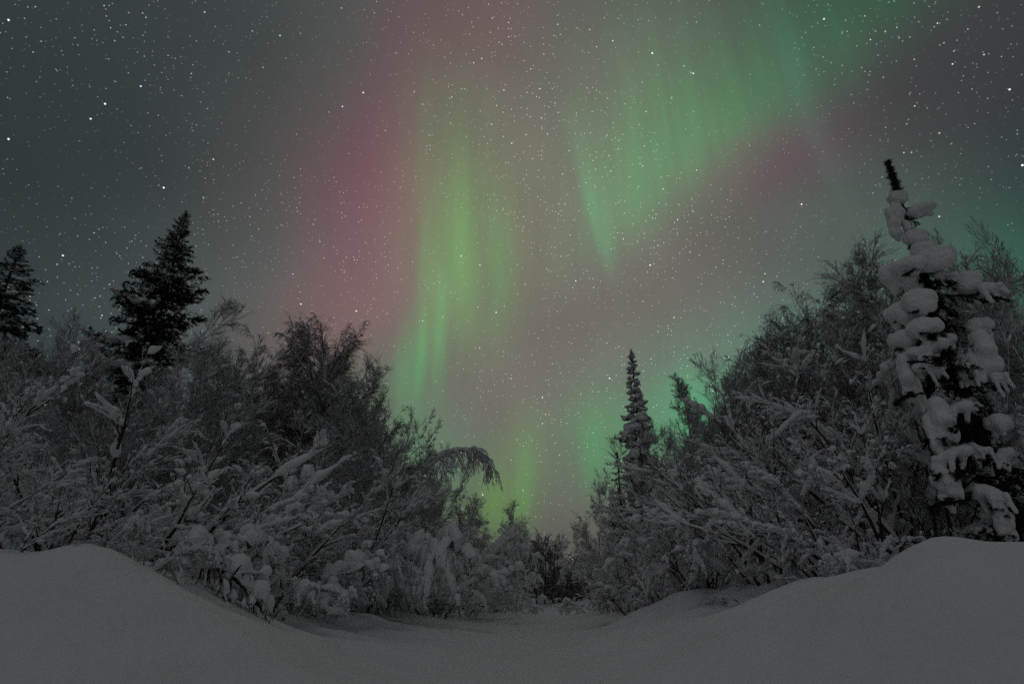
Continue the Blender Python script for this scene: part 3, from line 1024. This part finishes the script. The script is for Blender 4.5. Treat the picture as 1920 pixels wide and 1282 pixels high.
S, BW, BI, SP_ = 'snowy_shrub', 'bowed_birch', 'birch_tree', 'spruce_tree'
GL = 'snow laden shrubs along the left bank'; GR = 'snow laden shrubs along the right bank'
GBL = 'leafless birches on the left'; GBR = 'leafless birches on the right'
GW = 'young birches bowed down by snow'
LEFT = [
    ('spruceD', SP_, 350, 395, 24, 0.3, 'tall dark spruce, the highest tree on the left', 'spruce', None, 1.0),
    ('spruceE', SP_, 40, 460, 19, 1.3, 'dark spruce cut by the left edge of the picture', 'spruce', None, 1.35),
    ('birchA', BI, 140, 592, 17, 0.0, 'thin frosted birch standing between the two dark spruces', 'tree', GBL, 1.0),
    ('birchB', BI, 90, 660, 13, 1.0, 'frosted many stemmed birch in front of the leftmost spruce', 'tree', GBL, 1.1),
    ('birchB', BI, 235, 650, 15, 2.2, 'frosted birch at the foot of the tall dark spruce', 'tree', GBL, 1.1),
    ('birchA', BI, 405, 632, 17, 2.1, 'thin twigged birch just right of the tall dark spruce', 'tree', GBL, 1.1),
    ('birchO', BI, 450, 640, 19, 0.4, 'open crowned birch halfway between tall spruce and dark hanging birch', 'tree', GBL, 1.0),
    ('birchB', BI, 505, 632, 17, 4.0, 'pale birch close against the dark hanging birch, on its left', 'tree', GBL, 1.1),
    ('birchD', BI, 583, 598, 18, 0.0, 'dark dense birch with hanging twigs, highest birch on the left', 'tree', GBL, 1.05),
    ('birchD', BI, 640, 665, 20, 2.5, 'dark birch with hanging twigs on the right shoulder of the highest left birch', 'tree', GBL, 0.9),
    ('birchA', BI, 702, 668, 19, 4.4, 'slim upright birch standing clear against the green rays on the left', 'tree', GBL, 0.8),
    ('birchF', BI, 755, 790, 19, 0.0, 'fan shaped birch leaning right over the left edge of the path', 'tree', GBL, 0.6),
    ('birchB', BI, 640, 780, 14, 0.6, 'bushy frosted birch under the dark hanging birch', 'tree', GBL, 1.1),
    ('birchB', BI, 560, 760, 13, 3.3, 'bushy frosted birch in the middle of the left thicket', 'tree', GBL, 1.1),
    ('birchB', BI, 730, 850, 18, 5.0, 'low bushy birch below the fan shaped leaning birch', 'tree', GBL, 1.2),
    ('birchB', BI, 850, 945, 26, 1.5, 'small bushy birch behind the arching birch', 'tree', GBL, 1.3),
    ('birchA', BI, 890, 925, 32, 0.0, 'small far birch with a pointed top under the green glow', 'tree', GBL, 0.9),
    ('birchA', BI, 962, 938, 34, 1.9, 'far birch with rounded crown, last on the left of the gap', 'tree', GBL, 1.0),
    ('birchB', BI, 930, 985, 30, 2.6, 'bushy far birch under the last birch left of the gap', 'tree', GBL, 0.8),
    ('shrubA', S, 40, 715, 6.6, 0.2, 'snow laden shrub at the left edge above the snow bank', 'shrub', GL, 1.0),
    ('nearR', S, 150, 655, 7.6, 1.7, 'big snow laden shrub left of the tall spruce foot', 'shrub', GL, 1.0),
    ('nearR', S, 290, 655, 8.0, -0.2, 'snow laden shrub with long branches slanting up to the right, nearest on the left', 'shrub', GL, 1.05),
    ('shrubA', S, 330, 705, 8.8, 0.9, 'snow laden shrub behind the slanting one, below the tall spruce', 'shrub', GL, 1.1),
    ('nearR', S, 450, 760, 9.6, 0.3, 'snow laden shrub in the middle of the left thicket with dark bent stems', 'shrub', GL, 1.1),
    ('shrubA', S, 500, 800, 11.0, 5.0, 'snow laden shrub above the bowed white birches on the left', 'shrub', GL, 1.1),
    ('shrubB', S, 590, 850, 12.5, 2.0, 'snow laden shrub below the bushy frosted birch', 'shrub', GL, 1.1),
    ('shrubA', S, 680, 900, 15.5, 4.1, 'snow laden shrub below the fan shaped birch', 'shrub', GL, 1.1),
    ('shrubB', S, 770, 950, 18.0, 0.5, 'snow laden shrub at the root of the arching birch', 'shrub', GL, 1.1),
    ('nearR', S, 100, 860, 6.2, 3.0, 'low snow laden shrub just behind the left snow bank', 'shrub', GL, 1.2),
    ('nearR', S, 215, 880, 6.8, 0.5, 'low snow laden shrub behind the hump of the left bank', 'shrub', GL, 1.2),
    ('drapeC', BW, 296, 975, 6.1, 2.0, 'small sapling buried in snow beside the left bank hump', 'sapling', GW, 0.9),
    ('drapeC', BW, 430, 945, 8.6, 0.6, 'bowed birch with a thick cap of snow in the left thicket', 'birch', GW, 0.85),
    ('drapeC', BW, 560, 1020, 9.4, 4.0, 'white bowed birch spilling snow onto the path edge, nearest on the left', 'birch', GW, 1.1),
    ('drapeA', BW, 500, 1030, 8.7, 5.2, 'low bowed birch behind the fallen snowy branch', 'birch', GW, 1.0),
    ('drapeC', BW, 690, 915, 13.0, 1.2, 'tall bowed birch hanging white curtains of snow', 'birch', GW, 0.65),
    ('drapeA', BW, 640, 1035, 11.5, 0.3, 'low bowed birch between the nearest white one and the hanging curtains', 'birch', GW, 0.75),
    ('drapeA', BW, 745, 990, 15.0, 3.1, 'bowed birch right of the white curtains', 'birch', GW, 0.65),
    ('drapeB', BW, 820, 985, 19.0, 2.6, 'bowed birch under the arching birch', 'birch', GW, 1.1),
    ('drapeA', BW, 860, 990, 23.0, 1.1, 'bowed birch further up the left path edge', 'birch', GW, 0.55),
    ('drapeB', BW, 925, 1000, 27.0, 4.6, 'bowed birch last on the left before the path bends', 'birch', GW, 0.7),
]
LEFT += [
    ('birchA', BI, 30, 640, 15, 2.7, 'frosted birch at the very left edge below the cut spruce', 'tree', GBL, 1.1),
    ('birchA', BI, 180, 640, 14, 5.1, 'frosted birch left of the tall spruce, in front of the thin one', 'tree', GBL, 1.1),
    ('birchA', BI, 310, 690, 13, 1.1, 'frosted birch in front of the tall dark spruce', 'tree', GBL, 1.1),
    ('birchD', BI, 540, 640, 17, 4.4, 'dark birch on the left shoulder of the highest left birch', 'tree', GBL, 1.0),
    ('birchA', BI, 610, 640, 17, 5.6, 'frosted birch just right of the highest left birch', 'tree', GBL, 1.0),
    ('birchA', BI, 665, 700, 16, 3.6, 'frosted birch left of the slim upright birch', 'tree', GBL, 1.1),
    ('birchF', BI, 725, 760, 18, 0.3, 'leaning birch between the slim upright one and the fan', 'tree', GBL, 0.5),
    ('birchA', BI, 470, 720, 13, 0.2, 'frosted birch low in front of the pale birch', 'tree', GBL, 1.2),
    ('birchA', BI, 700, 790, 15, 1.4, 'frosted birch below the slim upright birch', 'tree', GBL, 1.2),
    ('birchA', BI, 790, 860, 20, 2.4, 'frosted birch behind the root of the arching birch', 'tree', GBL, 1.1),
]
RIGHT = [
    ('spruceM', SP_, 1183, 655, 20, 0.0, 'narrow snow flecked spruce standing alone against the green glow', 'spruce', None, 1.0),
    ('spruceS', SP_, 1157, 848, 19, 0.8, 'little pointed spruce touching the narrow spruce on its left', 'spruce', None, 1.0),
    ('birchO', BI, 1128, 885, 23, 1.0, 'bare spreading birch, first on the right of the gap', 'tree', GBR, 0.6),
    ('birchF', BI, 1118, 960, 27, 2.0, 'low bare birch at the right edge of the far path', 'tree', GBR, 0.8),
    ('birchB', BI, 1150, 960, 21, 1.0, 'bushy birch below the little pointed spruce', 'tree', GBR, 1.2),
    ('birchP', BI, 1272, 704, 21, 1.0, 'slim pointed birch right of the narrow spruce', 'tree', GBR, 1.0),
    ('birchB', BI, 1250, 800, 19, 2.0, 'bushy birch below the slim pointed birch', 'tree', GBR, 1.0),
    ('birchO', BI, 1335, 660, 17, 2.8, 'bare forked birch with the green light shining at its left side', 'tree', GBR, 0.95),
    ('birchA', BI, 1395, 655, 17, 0.6, 'upright birch right of the bare forked birch', 'tree', GBR, 1.0),
    ('birchD', BI, 1450, 610, 16, 5.0, 'dark hanging birch halfway up the right slope of treetops', 'tree', GBR, 0.9),
    ('birchB', BI, 1515, 600, 15, 1.1, 'many stemmed birch left of the two highest right birches', 'tree', GBR, 1.0),
    ('birchD', BI, 1560, 520, 15, 3.3, 'dark birch with thin shoots sticking out on the left', 'tree', GBR, 0.9),
    ('birchA', BI, 1612, 455, 14, 2.2, 'tall birch just left of the snow loaded spruce', 'tree', GBR, 1.0),
    ('birchB', BI, 1660, 600, 12, 0.2, 'bushy birch hidden behind the upper snow loaded spruce', 'tree', GBR, 0.7),
    ('birchA', BI, 1748, 450, 14, 5.5, 'birch top peeping out behind the snow loaded spruce', 'tree', GBR, 0.8),
    ('birchO', BI, 1830, 450, 13, 0.9, 'bare birch with dark forked crown right of the snow loaded spruce', 'tree', GBR, 0.65),
    ('birchO', BI, 1870, 450, 12.5, 4.0, 'bare birch with raised branches cut by the right edge', 'tree', GBR, 0.6),
    ('birchB', BI, 1880, 560, 11.5, 2.2, 'bushy birch low at the right edge behind the spruce', 'tree', GBR, 1.1),
    ('birchB', BI, 1420, 740, 13.5, 3.6, 'bushy birch in the middle of the right thicket', 'tree', GBR, 1.1),
    ('birchB', BI, 1340, 800, 15, 5.2, 'bushy birch below the bare forked birch', 'tree', GBR, 1.1),
    ('birchB', BI, 1750, 640, 11, 4.2, 'bushy birch behind the middle of the snow loaded spruce', 'tree', GBR, 1.1),
    ('nearL', S, 1690, 640, 9.6, 0.0, 'snow laden shrub with long branches slanting up to the left, nearest on the right', 'shrub', GR, 0.75),
    ('shrubA', S, 1490, 650, 11.0, 2.3, 'tall snow laden shrub left of the snow loaded spruce', 'shrub', GR, 1.0),
    ('nearL', S, 1620, 745, 8.0, -0.3, 'snow laden shrub left of the snow loaded spruce foot', 'shrub', GR, 1.1),
    ('shrubB', S, 1480, 660, 10.5, 2.7, 'snow laden shrub under the dark hanging right birch', 'shrub', GR, 1.1),
    ('nearL', S, 1575, 850, 8.0, 0.1, 'low shrub leaning left over the right snow bank', 'shrub', GR, 0.8),
    ('shrubA', S, 1400, 730, 11.5, 1.4, 'snow laden shrub behind the second mound on the right', 'shrub', GR, 1.1),
    ('shrubA', S, 1355, 830, 12.5, 0.4, 'snow laden shrub with crossing branches above the second mound', 'shrub', GR, 1.1),
    ('shrubB', S, 1290, 860, 14.5, 4.2, 'snow laden shrub below the slim pointed birch', 'shrub', GR, 1.1),
    ('shrubA', S, 1235, 935, 15.5, 0.2, 'snow laden shrub in front of the narrow spruce foot', 'shrub', GR, 1.1),
    ('shrubB', S, 1170, 980, 18.0, 3.0, 'snow laden shrub at the left foot of the narrow spruce', 'shrub', GR, 1.1),
    ('shrubA', S, 1150, 1010, 22.0, 1.0, 'snow laden shrub nearest the gap on the right', 'shrub', GR, 0.7),
    ('shrubA', S, 1800, 800, 9.8, 4.4, 'snow laden shrub behind the lower part of the snow loaded spruce', 'shrub', GR, 1.1),
    ('shrubB', S, 1930, 760, 9.0, 2.2, 'snow laden shrub cut by the right edge of the picture', 'shrub', GR, 1.1),
    ('drapeA', BW, 1200, 1040, 14.5, 1.0, 'bowed birch hanging over the right path edge', 'birch', GW, 1.0),
    ('drapeB', BW, 1135, 1050, 20.0, 3.0, 'bowed birch where the right thicket meets the far path', 'birch', GW, 0.8),
    ('drapeA', BW, 1310, 1010, 12.6, 5.0, 'bowed birch behind the second mound on the right', 'birch', GW, 1.2),
    ('drapeB', BW, 1500, 1000, 8.4, 0.9, 'bowed birch low behind the right snow bank', 'birch', GW, 1.0),
    ('drapeA', BW, 1610, 980, 7.4, 2.9, 'bowed birch left of the bank top on the right', 'birch', GW, 1.0),
]
RIGHT += [
    ('birchA', BI, 1205, 790, 20, 4.1, 'frosted birch directly right of the narrow spruce', 'tree', GBR, 0.8),
    ('birchA', BI, 1300, 760, 17, 5.7, 'frosted birch in front of the bright green glow', 'tree', GBR, 0.8),
    ('birchA', BI, 1370, 700, 15, 3.0, 'frosted birch right of the green glow', 'tree', GBR, 1.0),
    ('birchA', BI, 1420, 640, 15, 1.9, 'frosted birch left of the dark hanging right birch', 'tree', GBR, 1.0),
    ('birchA', BI, 1485, 600, 14, 4.7, 'frosted birch right of the dark hanging right birch', 'tree', GBR, 1.0),
    ('birchD', BI, 1640, 500, 13, 0.8, 'dark birch touching the snow loaded spruce on its left', 'tree', GBR, 1.0),
    ('birchA', BI, 1560, 600, 12, 3.9, 'frosted birch above the slanting shrub on the right', 'tree', GBR, 1.1),
    ('birchA', BI, 1850, 520, 11.5, 2.9, 'frosted birch right of the snow loaded spruce', 'tree', GBR, 1.1),
    ('birchA', BI, 1180, 900, 20, 0.3, 'frosted birch hiding the foot of the narrow spruce', 'tree', GBR, 0.9),
]
for row in LEFT + RIGHT:
    key, name, px, py, d, rz, label, cat, group, wide = row
    place(key, name, px, py, d, rz, label, cat, group, wide)


LOW = [(600, 1095, 11, 'right of the nearest white bowed birch'), (670, 1098, 13, 'under the hanging white curtains'), (730, 1102, 15.5, 'right of the hanging white curtains'),
       (800, 1098, 18, 'below the arching birch'), (870, 1102, 21, 'right of the arching birch, on the path edge'), (940, 1106, 26, 'under the last bowed birch on the left'),
       (995, 1116, 30, 'farthest on the left side of the path'), (1110, 1112, 24, 'farthest on the right side of the path'), (1160, 1106, 19, 'below the little pointed spruce'),
       (1218, 1092, 14, 'left of the second mound'), (1400, 1078, 10.8, 'on top of the second mound'), (1545, 1052, 7.4, 'behind the slope of the right bank'),
       (1640, 1036, 6.8, 'beside the step of the right bank'), (420, 1080, 8.4, 'behind the fallen snowy branch, lowest there'),
       (258, 1012, 5.5, 'on the step right of the left bank hump'), (345, 1048, 6.5, 'at the upper end of the fallen snowy branch'), (1345, 1120, 8.6, 'at the dark hollow left of the right bank')]
for k, (px, py, d, where) in enumerate(LOW):
    place(('drapeA', 'drapeB')[k % 2], 'low_sapling', px, py, d, k * 1.7, 'low snow buried sapling ' + where, 'sapling', 'low saplings along the path edge', 1.5)

# ------------------------------------------------------------------ the birch arching over the path
def make_arch():
    rng = np.random.default_rng(61)
    D = 19.0
    pts = [at(735, 990, D), at(775, 910, D), at(803, 873, D), at(838, 850, D), at(875, 840, D), at(902, 848, D), at(920, 874, D)]
    base = Vector((pts[0].x - 0.3, pts[0].y, gz(pts[0].x - 0.3, pts[0].y) - 0.2))
    root = empty('birch_tree', base)
    tag(root, 'birch bent in an arch over the path edge with hanging twigs', 'tree', GBL)
    ctrl = np.array([[p.x, p.y, p.z] for p in [base] + pts]) - np.array(base)
    f = np.linspace(0, len(ctrl) - 1.001, 18); i0 = f.astype(int); fr = (f - i0)[:, None]
    P = ctrl[i0] * (1 - fr) + ctrl[i0 + 1] * fr
    for _ in range(3):
        P[1:-1] = 0.25 * P[:-2] + 0.5 * P[1:-1] + 0.25 * P[2:]
    tt = np.linspace(0, 1, 18)
    L = np.array([3.6])
    l0 = Level(P[None], (0.05 * (1 - tt) + 0.012)[None], np.zeros(1, int), L)
    l1 = sprout(l0, 80, rng, 0.2, 1.0, (25, 70), 0.25, 0.25, (0, 0, -1.9), 0.07, 8, 0.5, 0.005)
    l2 = sprout(l1, 7, rng, 0.1, 1.0, (20, 55), 0.4, 0.3, (0, 0, -1.8), 0.1, 5, 0.8, 0.004)
    l3 = sprout(l2, 3, rng, 0.1, 1.0, (20, 55), 0.5, 0.3, (0, 0, -1.2), 0.1, 4, 0.8, 0.004)
    mb = MB()
    for lv, s_ in ((l0, 7), (l1, 5), (l2, 4), (l3, 3)):
        mb.tubes(lv.P, lv.R, s_)
    st = mb.build('trunk', M_RIME); add_child(root, st)
    sb = MB()
    snow_on(sb, l0, np.ones(1, bool), rng, 0.085, 1.0, S=8, N=30)
    snow_on(sb, l1, np.ones(len(l1.P), bool), rng, 0.03, 0.5, N=9)
    snow_on(sb, l2, np.ones(len(l2.P), bool), rng, 0.022, 0.3, S=4, N=6)
    so = sb.build('snow', M_SNOW); so['kind'] = 'stuff'; add_child(st, so)


make_arch()


# ------------------------------------------------------------------ snowy branch fallen at the path edge
def make_fallen():
    rng = np.random.default_rng(62)
    a, b = at(362, 1056, 6.6), at(492, 1148, 6.9)
    root = empty('fallen_branch', (b.x, b.y, gz(b.x, b.y)))
    tag(root, 'snow covered branch lying slanted down the left bank to the path', 'branch')
    o = np.array(root.location)
    t = np.linspace(0, 1, 12)[:, None]
    P = np.array(a) * (1 - t) + np.array(b) * t - o
    gl = ground(P[:, 0] + o[0], P[:, 1] + o[1]) - o[2]
    P[:, 2] = np.maximum(P[:, 2], gl + 0.02) + 0.10 * np.sin(np.pi * t[:, 0]) + 0.02
    l0 = Level(P[None], (0.03 - 0.015 * t[:, 0])[None], np.zeros(1, int), np.array([1.2]))
    l1 = sprout(l0, 18, rng, 0.1, 1.0, (35, 75), 0.3, 0.2, (0, 0, -1.6), 0.1, 6, 0.5, 0.003)
    l2 = sprout(l1, 4, rng, 0.1, 1.0, (30, 60), 0.5, 0.2, (0, 0, -1.4), 0.1, 4, 0.6, 0.003)
    mb = MB()
    for lv, s_ in ((l0, 7), (l1, 5), (l2, 3)):
        mb.tubes(lv.P, lv.R, s_)
    st = mb.build('stem', M_BARK); add_child(root, st)
    sb = MB()
    snow_on(sb, l0, np.ones(1, bool), rng, 0.085, 1.0, S=9, N=22)
    snow_on(sb, l1, np.ones(len(l1.P), bool), rng, 0.05, 0.95, coat=0.4, S=6, N=8)
    snow_on(sb, l2, np.ones(len(l2.P), bool), rng, 0.03, 0.8, coat=0.4, S=5, N=6)
    so = sb.build('snow', M_SNOW); so['kind'] = 'stuff'; add_child(st, so)


make_fallen()


# ------------------------------------------------------------------ near spruce under heavy pads of snow
def remeshed(balls, voxel, smooth_it, name):
    mb = MB()
    V, F = ICO2
    for (c, r) in balls:
        mb.add(V * np.asarray(r) + np.asarray(c), tris=F)
    me = mb.mesh(name, M_SNOW)
    o = bpy.data.objects.new(name, me); COL.objects.link(o)
    r = o.modifiers.new('r', 'REMESH'); r.mode = 'VOXEL'; r.voxel_size = voxel; r.use_smooth_shade = True
    s = o.modifiers.new('s', 'SMOOTH'); s.factor = 0.5; s.iterations = smooth_it
    dg = bpy.context.evaluated_depsgraph_get()
    res = bpy.data.meshes.new_from_object(o.evaluated_get(dg))
    res.name = name
    n = len(res.vertices); co = np.empty(n * 3, np.float32); res.vertices.foreach_get('co', co); co = co.reshape(-1, 3)
    no = np.empty(n * 3, np.float32); res.vertices.foreach_get('normal', no); no = no.reshape(-1, 3)
    h = np.zeros(n); rg = np.random.default_rng(n)
    for f in (7, 9, 12, 16, 21, 28):
        kd = unit(rg.normal(size=(1, 3)))[0] * f; kd2 = unit(rg.normal(size=(1, 3)))[0] * f
        h += 0.16 / f * np.sin(co @ kd + rg.uniform(0, 6)) * np.sin(co @ kd2 + rg.uniform(0, 6))
    res.vertices.foreach_set('co', (co + no * h[:, None]).astype(np.float32).ravel()); res.update()
    bpy.data.objects.remove(o); bpy.data.meshes.remove(me)
    return res


def pad_mesh(seed, kind):
    """snow pad about 1 wide, 1 high; a bough's load, drooping on the -Z side"""
    r = random.Random(seed)
    B = []
    if kind == 'round':
        B.append(((0, 0, 0.05), (0.46, 0.42, 0.36)))
        for k in range(7):
            a = r.uniform(0, 6.28)
            B.append(((0.25 * math.cos(a), 0.22 * math.sin(a), r.uniform(-0.25, 0.15)), (r.uniform(0.2, 0.3),) * 3))
        for k in range(3):
            B.append(((r.uniform(-0.3, 0.3), r.uniform(-0.2, 0.1), -0.33), (0.12, 0.12, 0.16)))
    elif kind == 'finger':
        for k in range(6):
            t = k / 5
            B.append(((-0.32 + 0.6 * t, 0.0, 0.26 - 0.22 * t * t + r.uniform(-.03, .03)), (0.22 - 0.05 * t, 0.24 - 0.06 * t, 0.19 - 0.04 * t)))
        for k in range(4):
            x = -0.25 + 0.2 * k + r.uniform(-0.05, 0.05); ln = r.uniform(0.35, 0.65); yy = r.uniform(-0.22, 0.2)
            for j in range(5):
                q = j / 4
                B.append(((x + 0.1 * q, yy, 0.15 - ln * q - 0.15 * x), (0.115 - 0.03 * q,) * 3))
    else:                                             # long hanging load
        for k in range(9):
            t = k / 8
            w = 0.26 * math.sin(math.pi * (0.25 + 0.68 * t)) + 0.05
            B.append(((0.13 * math.sin(4 * t + seed) + r.uniform(-.04, .04), r.uniform(-.08, .08), 0.42 - 0.85 * t), (w * r.uniform(0.9, 1.4), w, 0.16)))
        for k in range(5):
            B.append(((r.choice((-1, 1)) * r.uniform(0.2, 0.36), r.uniform(-.15, .1), r.uniform(-0.35, 0.25)), (0.13, 0.13, 0.18)))
    return remeshed(B, 0.045, 3, 'snow_pad')


def make_loaded_spruce():
    rng = np.random.default_rng(71)
    D = 8.2
    T = at(1663, 303, D)
    g = gz(T.x, T.y)
    root = empty('spruce_tree', (T.x, T.y, g))
    tag(root, 'near spruce loaded with big rounded pads of snow, on the right', 'spruce')
    H = T.z - g
    right = Vector((T.y, -T.x, 0)).normalized(); toward = Vector((-T.x, -T.y, 0)).normalized()
    mb = MB()
    t = np.linspace(0, 1, 14)
    P = np.stack([0.02 * np.sin(7 * t), 0.02 * np.cos(5 * t), -0.3 + t * (H + 0.3)], -1)[None]
    mb.tubes(P, (0.085 * (1 - t) ** 0.85 + 0.010)[None], 9)
    trunk = mb.build('trunk', M_TRUNK); add_child(root, trunk)
    # leader thick with needles
    mb = MB()
    K = 1500
    s = rng.uniform(0, 1, K)
    p = np.stack([0.02 * np.sin(7 * np.ones(K)), 0.02 * np.cos(5 * np.ones(K)), H - 0.62 * s], -1)
    d = unit(np.stack([rng.normal(size=K), rng.normal(size=K), np.full(K, 0.55)], -1))
    w = np.cross(d, rand_perp(d, rng)) * 0.006
    ln = (0.065 + 0.05 * s) * (0.85 + 0.3 * np.sin(s * 32))
    V = np.stack([p - w, p + w, p + d * ln[:, None]], 1)
    mb.add(V, tris=np.arange(K * 3).reshape(-1, 3))
    ld = mb.build('leader', M_NEEDLE, smooth=False); add_child(root, ld)
    pads = {'r': [pad_mesh(k, 'round') for k in (1, 2, 3)], 'f': [pad_mesh(k, 'finger') for k in (4, 5, 6)], 'l': [pad_mesh(k, 'long') for k in (7, 8, 9)]}
    boughs = [bough_mesh(700 + k, -0.5, 0.1, needle=0.06)[0] for k in range(4)]
    PADS = [  # px, py, width, height, nearer than the trunk (m), shape, mirrored
        (1682, 372, 44, 40, 0.05, 'r', 0), (1680, 415, 48, 84, 0.12, 'l', 0), (1724, 396, 62, 40, 0.0, 'r', 1), (1716, 446, 56, 46, 0.15, 'r', 0),
        (1686, 520, 70, 90, 0.25, 'r', 1), (1706, 500, 76, 56, 0.45, 'r', 0), (1757, 486, 84, 70, 0.3, 'r', 1), (1730, 470, 50, 50, 0.2, 'r', 0),
        (1776, 520, 40, 40, 0.3, 'f', 0), (1722, 566, 74, 72, 0.5, 'r', 0), (1690, 590, 66, 70, 0.35, 'r', 1), (1732, 618, 72, 70, 0.55, 'r', 1),
        (1812, 528, 60, 56, 0.1, 'r', 0), (1846, 548, 76, 62, 0.1, 'f', 0), (1694, 640, 58, 66, 0.4, 'r', 0), (1740, 660, 82, 62, 0.6, 'f', 1),
        (1772, 640, 46, 46, 0.3, 'r', 0), (1835, 615, 56, 60, 0.0, 'r', 1), (1842, 670, 76, 104, 0.15, 'l', 0), (1868, 715, 54, 76, 0.1, 'f', 0), (1820, 700, 50, 70, 0.2, 'f', 1),
        (1708, 722, 46, 120, 0.55, 'l', 1), (1744, 700, 56, 58, 0.6, 'f', 0), (1718, 668, 50, 56, 0.5, 'r', 0),
        (1762, 800, 74, 110, 0.6, 'l', 0), (1792, 780, 66, 62, 0.55, 'f', 1), (1873, 795, 52, 60, 0.2, 'r', 0), (1832, 850, 56, 62, 0.4, 'f', 0),
        (1784, 862, 78, 62, 0.65, 'f', 1), (1774, 915, 56, 90, 0.65, 'l', 1), (1880, 860, 50, 56, 0.3, 'f', 1), (1862, 940, 70, 90, 0.45, 'f', 0),
        (1886, 985, 46, 80, 0.45, 'l', 0),
    ]
    base = Vector(root.location)
    for i, (px, py, w, h, off, kind, mir) in enumerate(PADS):
        C = at(px, py, D - off) - base
        zt = min(H - 0.3, C.z + 0.10 + 0.18 * math.hypot(C.x, C.y))
        A = Vector((0, 0, zt))
        v = C - A
        L = max(0.25, v.length * 1.25)
        q = v.to_track_quat('X', 'Z')
        b = bpy.data.objects.new('bough', boughs[i % 4]); COL.objects.link(b); add_child(root, b)
        b.matrix_basis = Matrix.LocRotScale(A, q, Vector((L, L * 0.8, L * 0.6)))
        slant = (C + base - Vector((0, 0, CAM_H))).length * (FPX / math.hypot(FPX, math.hypot(px - 960, py - 641)))
        W, Hh = w / FPX * slant * 0.86, h / FPX * slant * 0.88
        me = pads[kind][(i * 7) % 3]
        o = bpy.data.objects.new('snow_pad', me); COL.objects.link(o); add_child(b, o)
        o.matrix_parent_inverse = b.matrix_basis.inverted()
        yaw = math.atan2(right.y, right.x) + rng.uniform(-0.35, 0.35)
        o.matrix_basis = Matrix.LocRotScale(C, Matrix.Rotation(yaw, 3, 'Z').to_quaternion(), Vector((-W if mir else W, 0.5 * (W + Hh), Hh)))
    # bare snowy boughs between the pads and on the far side
    sn = []
    for k in range(3):
        m, a_, b_, c_ = bough_mesh(740 + k, -0.6, 0.0, needle=0.06)
        sn.append((m, bough_snow((a_, b_, c_), 740 + k, 0.065, 0.5)))
    for i in range(60):
        f = (i + rng.uniform()) / 60
        h = 0.5 + (H - 1.1) * f
        L = (0.15 + 0.55 * (1 - h / H)) * rng.uniform(0.6, 1.1)
        m, s_ = sn[i % 3]
        b = bpy.data.objects.new('bough', m); COL.objects.link(b); add_child(root, b)
        b.location = (0, 0, h); b.rotation_euler = (0, math.radians(rng.uniform(25, 60)), i * 2.399)
        b.scale = (L, L, L)
        if i % 4 == 0:
            so = bpy.data.objects.new('snow', s_); COL.objects.link(so); so['kind'] = 'stuff'; add_child(b, so)


make_loaded_spruce()
